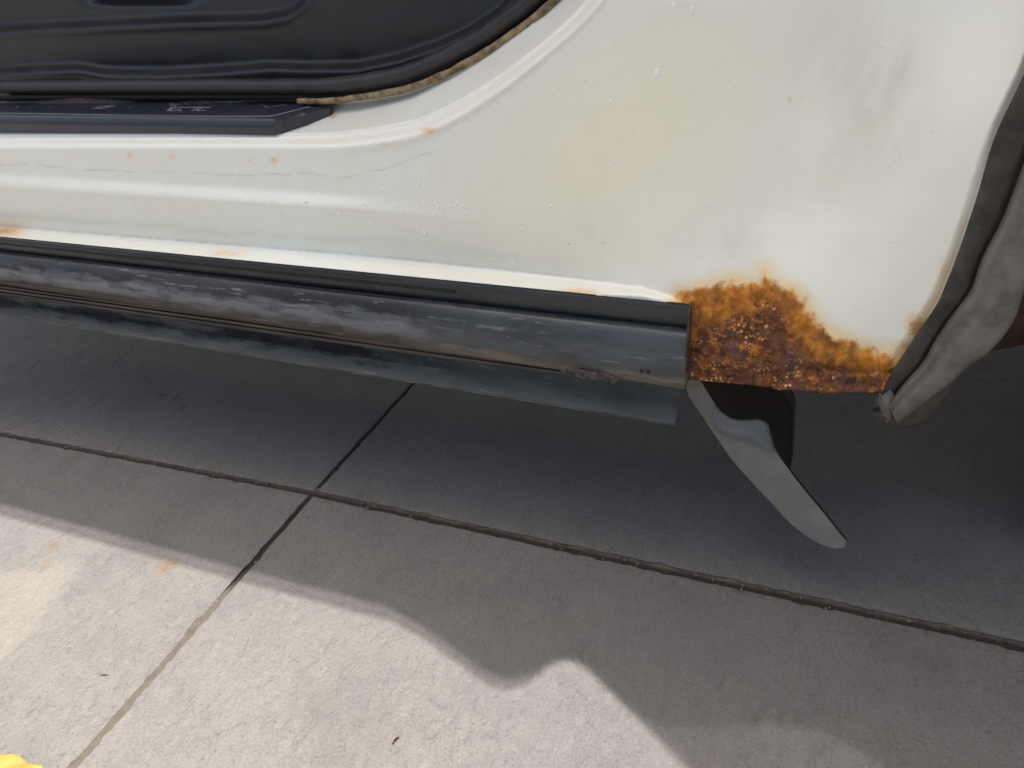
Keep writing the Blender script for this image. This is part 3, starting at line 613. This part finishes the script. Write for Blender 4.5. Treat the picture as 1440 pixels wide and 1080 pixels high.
# ---- hanging curved blade and the bracket behind it
def blade():
    pts = [(965, 533), (985, 537), (993, 549), (1002, 563), (1014, 580), (1028, 589), (1046, 591), (1066, 590.5), (1078, 595), (1083, 610), (1090, 632), (1110, 662), (1133, 692), (1158, 722), (1180, 750), (1190, 764), (1188, 770), (1178, 771.5), (1160, 768), (1140, 758), (1110, 735), (1085, 708), (1055, 676), (1028, 645), (1005, 612), (985, 582), (966, 550)]
    n = 140; R = spline(pts+[pts[0]], n)[:-1]
    p0, p1, p2 = P(965, 533, .742), P(1083, 600, .727), P(1190, 768, .692); pn = np.cross(p1-p0, p2-p0)
    rr = ray(R[:, 0], R[:, 1]) @ W.T; A = EYE+rr*(((p0-EYE)@pn)/(rr@pn))[:, None]; back = np.array(Rc[:, 1])*.006
    bm = bmesh.new(); a = [bm.verts.new(p) for p in A]; f = bm.faces.new(a)
    ii = bmesh.ops.inset_region(bm, faces=[f], thickness=.0012, depth=0)
    b = [bm.verts.new(p+back) for p in A]
    for i in range(len(a)): j = (i+1) % len(a); bm.faces.new([a[i], a[j], b[j], b[i]])
    bm.faces.new(b[::-1])
    for q in bm.faces:
        if any(v in b for v in q.verts): q.material_index = 1
    for v in a: v.co += Vector(Rc[:, 1])*.0006
    bmesh.ops.recalc_face_normals(bm, faces=bm.faces)
    me = bpy.data.meshes.new('curved_blade'); bm.to_mesh(me); bm.free()
    o = link('curved_blade', me, BLADE, car, False); me.materials.append(UNDER); o['label'] = 'grey curved blade hanging below the sill'
    loft('folded_lip', [[(1004, 570, .731), (1016, 582, .729), (1030, 590.5, .727), (1050, 592.5, .727), (1068, 592, .727), (1077, 598, .726), (1082, 612, .723), (1087, 628, .719)],
                        [(1003, 590, .7235), (1014, 600, .7215), (1030, 607, .7200), (1048, 610, .7190), (1062, 614, .7180), (1071, 620, .7165), (1080, 628, .7155), (1088, 634, .7150)],
                        [(1003, 600, .7255), (1014, 610, .7225), (1030, 615, .7205), (1044, 618, .7195), (1058, 622, .7185), (1069, 628, .7165), (1079, 634, .7155), (1089, 638, .7135)]], BLADE2, o, 60, 6, .003, .0008, .1)
blade()
slabpoly('dark_bracket', [P(x, y, .80) for x, y in ((975, 526), (1088, 526), (1098, 546), (1115, 578), (1111, 662), (1098, 655), (1060, 620), (1000, 590))], np.array(Rc[:, 1])*.03, UNDER, car, .002)

# ---- rubber seal and mud flap at the wheel arch
AR = [(1226, 575), (1236, 545), (1266, 503), (1300, 452), (1314, 432), (1346, 356), (1369, 287), (1395, 201), (1440, 107), (1475, 20), (1520, -80), (1560, -150)]
A2 = [(1249, 570), (1272, 540), (1298, 511), (1312, 486), (1329, 459), (1369, 402), (1378, 373), (1410, 310), (1440, 232), (1480, 130), (1530, 0), (1580, -150)]
A3 = [(1262, 596), (1310, 560), (1341, 535), (1364, 514), (1382, 502), (1398, 488), (1427, 448), (1440, 411), (1475, 330), (1520, 200), (1570, 50), (1620, -150)]
def mixc(a, b, t, Y): A = spline(a, 60); B = spline(b, 60); return [(x, y, Y) for x, y in (A*(1-t)+B*t)]
loft('arch_seal', [mixc(AR, A2, 0, .704), mixc(AR, A2, .05, .6985), mixc(AR, A2, .12, .697), mixc(AR, A2, .6, .700), mixc(AR, A2, .85, .703), mixc(AR, A2, 1.02, .715)], FLAPD, car, 200, 5, .004, .003, .012)
loft('mud_flap', [mixc(A2, A3, 0, .700), mixc(A2, A3, .05, .693), mixc(A2, A3, .15, .690), mixc(A2, A3, .34, .6915), mixc(A2, A3, .48, .6885), mixc(A2, A3, .7, .6885), mixc(A2, A3, .93, .690), mixc(A2, A3, 1.0, .695)], FLAPR, car, 200, 5, .004, .0035, .010)
loft('mud_flap_tip', [[(1227, 574, .705), (1249, 569, .703), (1290, 552, .700), (1335, 536, .703), (1345, 533, .705)], [(1229, 584, .700), (1250, 583, .697), (1290, 575, .698), (1325, 560, .704), (1338, 548, .710)], [(1243, 594, .702), (1256, 598, .700), (1282, 599, .702), (1306, 588, .710), (1326, 566, .716)], [(1246, 598, .712), (1262, 601.5, .712), (1284, 602, .714), (1304, 594, .720), (1320, 575, .725)]], FLAPD, car, 80, 6, .012, .006, .03)
loft('flap_fold', [[(1230, 560, .699), (1236, 571, .697), (1243, 585, .697), (1246, 595, .699)], [(1240, 556, .695), (1246, 568, .692), (1251, 578, .693), (1253, 590, .697)], [(1252, 548, .699), (1258, 560, .698), (1258, 570, .699), (1257, 580, .701)]], FLAPR, car, 40, 5, .004, .003, .05)

# ---- shell of the vehicle around what the photograph shows
WHITE = PAINT
FLOORM = mat_simple('grey_underseal', (.22, .21, .20), (.14, .13, .12), 20, (.7, .9))
carbox('rear_side_panel', .86, 1.83, .69, .75, .20, 1.18, PAINT, car)
carbox('rear_bumper', 1.5, 2.0, .66, 2.0, .22, .50, STRIP, car, .03)
loft('wheel_arch_liner', [[(1300, 505, .80), (1400, 493, .82), (1500, 470, .84), (1640, 430, .812)], [(1300, 430, .80), (1400, 420, .80), (1500, 400, .80), (1640, 330, .80)], [(1300, 300, .78), (1400, 300, .78), (1500, 250, .78), (1640, 150, .78)]], mat_simple('rusty_liner', (.030, .014, .008), (.065, .028, .012), 30, (.7, .9), bs=.6, bd=.002), car, 60, 4, .02)
carbox('floor_pan', -1.75, .10, .98, 2.09, .62, .66, FLOORM, car)
carbox('far_side', -2.5, 1.9, 2.10, 2.16, .60, 1.22, WHITE, car)
carbox('rear_wall', 1.84, 1.90, .82, 2.09, .40, 1.20, WHITE, car)
carbox('front_wall', -2.5, -2.44, .80, 2.09, .55, 1.20, WHITE, car)
carbox('front_side_panel', -2.43, -1.80, .76, .80, .55, 1.20, WHITE, car)
carbox('rear_pillar', -.16, 1.83, .80, .84, .76, 1.20, WHITE, car)
carbox('seat_base', -1.5, -.30, 1.05, 1.60, .65, .78, INNER, car, .05)
def wheel(xc, zc=.33):
    def lathe(name, prof, mat):
        V = []; Fc = []; n = 64
        for k in range(n):
            th = 2*math.pi*k/n
            for r, y in prof: V.append(C(xc+r*math.cos(th), y, zc+r*math.sin(th)))
        m = len(prof)
        for k in range(n):
            for j in range(m-1): a = k*m+j; b = ((k+1) % n)*m+j; Fc.append([a, a+1, b+1, b])
        return Fc, V
    Fc, V = lathe('t', [(.20, .84), (.23, .806), (.29, .82), (.32, .811), (.33, .812), (.33, .98), (.32, 1.0), (.20, 1.0)], BLACK)
    root = mesh('wheel', V, Fc, BLACK, car)
    Fc, V = lathe('r', [(.01, .85), (.06, .848), (.07, .87), (.16, .875), (.185, .85), (.20, .838), (.205, .845), (.205, .99)], BLADE)
    mesh('rim', V, Fc, BLADE2, root)
wheel(.50)
# roof: unseen, its wavy edge shaped to cast the shade outline on the concrete
ZR = 1.24
def roofpts(px, extra=None):
    g = G(*np.array(px, float).T); return [p-SUN*(ZR/-SUN[2])*1.0 for p in g]
inner_edge = [(0, 701), (346, 796), (500, 835), (550, 849), (585, 868), (620, 892), (655, 918), (690, 941), (720, 949), (750, 939), (772, 925), (795, 918), (820, 924), (850, 955), (890, 990), (930, 1012), (1000, 1015), (1080, 1008), (1150, 1020), (1220, 1055), (1290, 1110)]
outer_edge = [(0, 723), (292, 806), (500, 862), (550, 874), (600, 903), (640, 932), (680, 960), (712, 972), (745, 962), (772, 940), (795, 930), (822, 940), (860, 978), (910, 1022), (960, 1066), (1010, 1120), (1080, 1180), (1200, 1230), (1290, 1260)]
ri = roofpts(inner_edge); ro = roofpts(outer_edge)
d0 = nrm(ri[1]-ri[0]); ri[0] = ri[0]-np.array((1.0, .0, 0)); ro[0] = ro[0]-np.array((1.0, 0, 0))
endp = np.array((2.1, ri[-1][1]-.05, ri[-1][2])); 
shade_roof = slabpoly('shade_roof', ri+[endp, np.array((2.1, 2.2, ri[0][2])), np.array((ri[0][0], 2.2, ri[0][2]))], (0, 0, .03), WHITE, car)
tm = N('half_shade_tint'); tm.t.nodes.remove(tm.b); tr = tm.t.nodes.new('ShaderNodeBsdfTransparent'); tr.inputs[0].default_value = (.62, .62, .64, 1)
gls = tm.t.nodes.new('ShaderNodeBsdfGlossy'); gls.inputs['Roughness'].default_value = .05; mxs = tm.t.nodes.new('ShaderNodeMixShader'); mxs.inputs[0].default_value = .06
tm.t.links.new(tr.outputs[0], mxs.inputs[1]); tm.t.links.new(gls.outputs[0], mxs.inputs[2]); tm.t.links.new(mxs.outputs[0], tm.out.inputs[0])
half_shade = slabpoly('half_shade_sheet', [p-np.array((0, 0, .006)) for p in ro]+[np.array((1.6, ro[-1][1], ro[-1][2]-.006)), np.array((1.6, ri[-1][1]+.1, ro[0][2]-.006)), np.array((ro[0][0], ri[0][1]+.1, ro[0][2]-.006))], (0, 0, .003), tm.m, car)  # added unseen sheet that casts the half-tone strip of shade

v2 = roofpts([(868, 985), (1010, 1130), (1290, 1300), (1290, 1090), (1100, 985)])
slabpoly('half_shade_end', [p-np.array((0, 0, .012)) for p in v2], (0, 0, .003), tm.m, half_shade)  # second added sheet, unseen, dims one patch of the ground
# ------------------------------------------------------------------ water drops on the paint
wm = N('water'); wm.set(Base_Color=(.97, .97, .86), Roughness=.10, IOR=1.35, Transmission_Weight=.08)
def drops():
    V = []; Fc = []
    ico = bmesh.new(); bmesh.ops.create_icosphere(ico, subdivisions=2, radius=1); iv = np.array([v.co[:] for v in ico.verts]); fi = [[v.index for v in f.verts] for f in ico.faces]; ico.free()
    L = [(597, 328, 4.5), (520, 311, 3.5), (237, 281, 3), (296, 291, 3.5), (331, 250, 4), (214, 297, 3), (430, 284, 5), (475, 300, 4), (68, 290, 2.5), (565, 318, 2.5), (553, 290, 3), (733, 323, 3), (925, 104, 5), (858, 143, 3), (775, 290, 3), (655, 300, 2.5), (690, 365, 3), (720, 369, 3), (315, 327, 4.5), (227, 315, 2.5), (378, 300, 2), (170, 333, 3), (865, 228, 2.5), (590, 258, 3), (600, 245, 2), (662, 248, 2.5), (744, 123, 2), (1010, 90, 1.5), (948, 8, 3), (973, 14, 3)]
    for k in range(330):
        x = random.uniform(20, 660); y = RIDGE(x)+random.gauss(5, 26)
        if y < 235 or y > LEDGE(x)-6: continue
        L.append((x, y, random.choice((1, 1.3, 1.6, 2, 2.6))))
    for k in range(60):
        x = random.uniform(460, 860); u = (x-460)/400; y = 262-u*190+random.gauss(0, 26); L.append((x, y, random.choice((1, 1.2, 1.6, 2.2))))
    for x, y, r in L:
        if y < topy(x)+62: continue
        Y = float(bodyY(np.array(float(x)), np.array(float(y)))); c = P(x, y, Y); s = r*.74/1000
        a = np.array(Rc[:, 0]); b = np.array(Rc[:, 1]); z = np.array(Rc[:, 2]); e = random.uniform(1.0, 1.6)
        s0 = len(V)
        for v in iv:
            zz = v[2]*e*s; xx = v[0]*s*(1-.25*v[2]); V.append(c+a*xx+z*zz+b*(v[1]*s*.36+s*.06))
        Fc.extend([[i+s0 for i in f] for f in fi])
    o = mesh('water_drops', V, Fc, wm.m, None, True, None, False); tag(o, kind='stuff', label='small clear water drops sprinkled on the white panel below the door', category='water drops')
drops()

# ------------------------------------------------------------------ litter on the ground
def leaf():
    me_pts = [(-45, 1068), (-25, 1062), (0, 1062.5), (12, 1061.5), (24, 1062.5), (33, 1067), (40, 1074), (52, 1078), (64, 1082), (58, 1098), (30, 1112), (-10, 1118), (-50, 1105), (-62, 1085)]
    R = spline([(x, y) for x, y in me_pts]+[me_pts[0]], 60)[:-1]; A = G(R[:, 0], R[:, 1]); c = A.mean(0); V = [c+np.array((0, 0, .006))]; n = len(A)
    for t in (.35, .7, .92, 1.0):
        for i in range(n): p = c+(A[i]-c)*t; V.append(np.array((p[0], p[1], .0015+.0045*(1-t)+.0035*max(0, math.sin(i*.35))*t)))
    Fc = [[0, 1+i, 1+(i+1) % n] for i in range(n)]
    for k in range(3):
        for i in range(n): j = (i+1) % n; Fc.append([1+k*n+i, 1+k*n+j, 1+(k+1)*n+j, 1+(k+1)*n+i])
    V = np.array(V); N0 = len(V); V = np.vstack([V, V-np.array((0, 0, .0007))]); Fc += [[i+N0 for i in f[::-1]] for f in Fc]
    s = 1+3*n; Fc += [[s+i, s+(i+1) % n, s+(i+1) % n+N0, s+i+N0] for i in range(n)]
    o = mesh('fallen_leaf', V, Fc, mat_simple('yellow_leaf', (.235, .155, .020), (.20, .115, .016), 60, (.5, .7), bs=.8, bd=.002, bscale=90), None)
    tag(o, label='bright yellow leaf lying on sunlit concrete in the bottom left corner', category='leaf')
leaf()
def twig(pts, r, name, label, cat, mat):
    A = [G(np.array(float(x)), np.array(float(y)), .0015+dz) for x, y, dz in pts]; V = []; Fc = []; n = len(A)
    for i, p in enumerate(A):
        T = nrm(A[min(i+1, n-1)]-A[max(i-1, 0)]); a = nrm(np.cross(T, (0, 0, 1))); b = np.cross(T, a); q = r*(1 if 0 < i < n-1 else .4)
        for k in range(7): th = 2*math.pi*k/7; V.append(p+a*math.cos(th)*q+b*math.sin(th)*q)
    for i in range(n-1):
        for k in range(7): Fc.append([i*7+k, i*7+(k+1) % 7, (i+1)*7+(k+1) % 7, (i+1)*7+k])
    Fc += [list(range(7))[::-1], [(n-1)*7+k for k in range(7)]]
    tag(mesh(name, V, Fc, mat, None), label=label, category=cat)
BR = mat_simple('dry_twig', (.10, .075, .05), (.16, .12, .08), 200, (.8, .9))
twig([(552, 1046, 0), (553, 1040, .001), (556, 1037, .001), (561, 1036, 0)], .0016, 'twig', 'short hooked dark twig on the sunlit concrete at the bottom', 'twig', BR)
twig([(140, 949, 0), (146, 948, .0005), (152, 948, 0)], .0009, 'plant_fibre', 'thin dark straw on sunlit concrete left of the joint', 'straw', BR)
def pebbles():
    V = []; Fc = []; ico = bmesh.new(); bmesh.ops.create_icosphere(ico, subdivisions=1, radius=1); iv = np.array([v.co[:] for v in ico.verts]); fi = [[v.index for v in f.verts] for f in ico.faces]; ico.free()
    for k in range(300):
        if k < 110:
            d = random.choice((dL, dR, dR, dN, dN, dF)); p = K0+d*random.uniform(.02, 1.1)+np.cross(d, (0, 0, 1))*random.uniform(-.005, .005); z = -.0045; r = random.uniform(.0006, .0018)
        else:
            p = G(np.array(random.uniform(0, 1440.)), np.array(random.uniform(620, 1080.))); z = .0001; r = random.uniform(.0003, .0009)
        s = len(V); q = np.array([random.uniform(.7, 1.3) for _ in range(3)])
        for v in iv: V.append(np.array((p[0], p[1], z+r*.4))+v*q*r*random.uniform(.85, 1.1))
        Fc.extend([[i+s for i in f] for f in fi])
    o = mesh('grit', V, Fc, STONE, None, True, None, False); tag(o, kind='stuff', label='tiny pale grit scattered on the concrete and in its joints', category='grit')
pebbles()
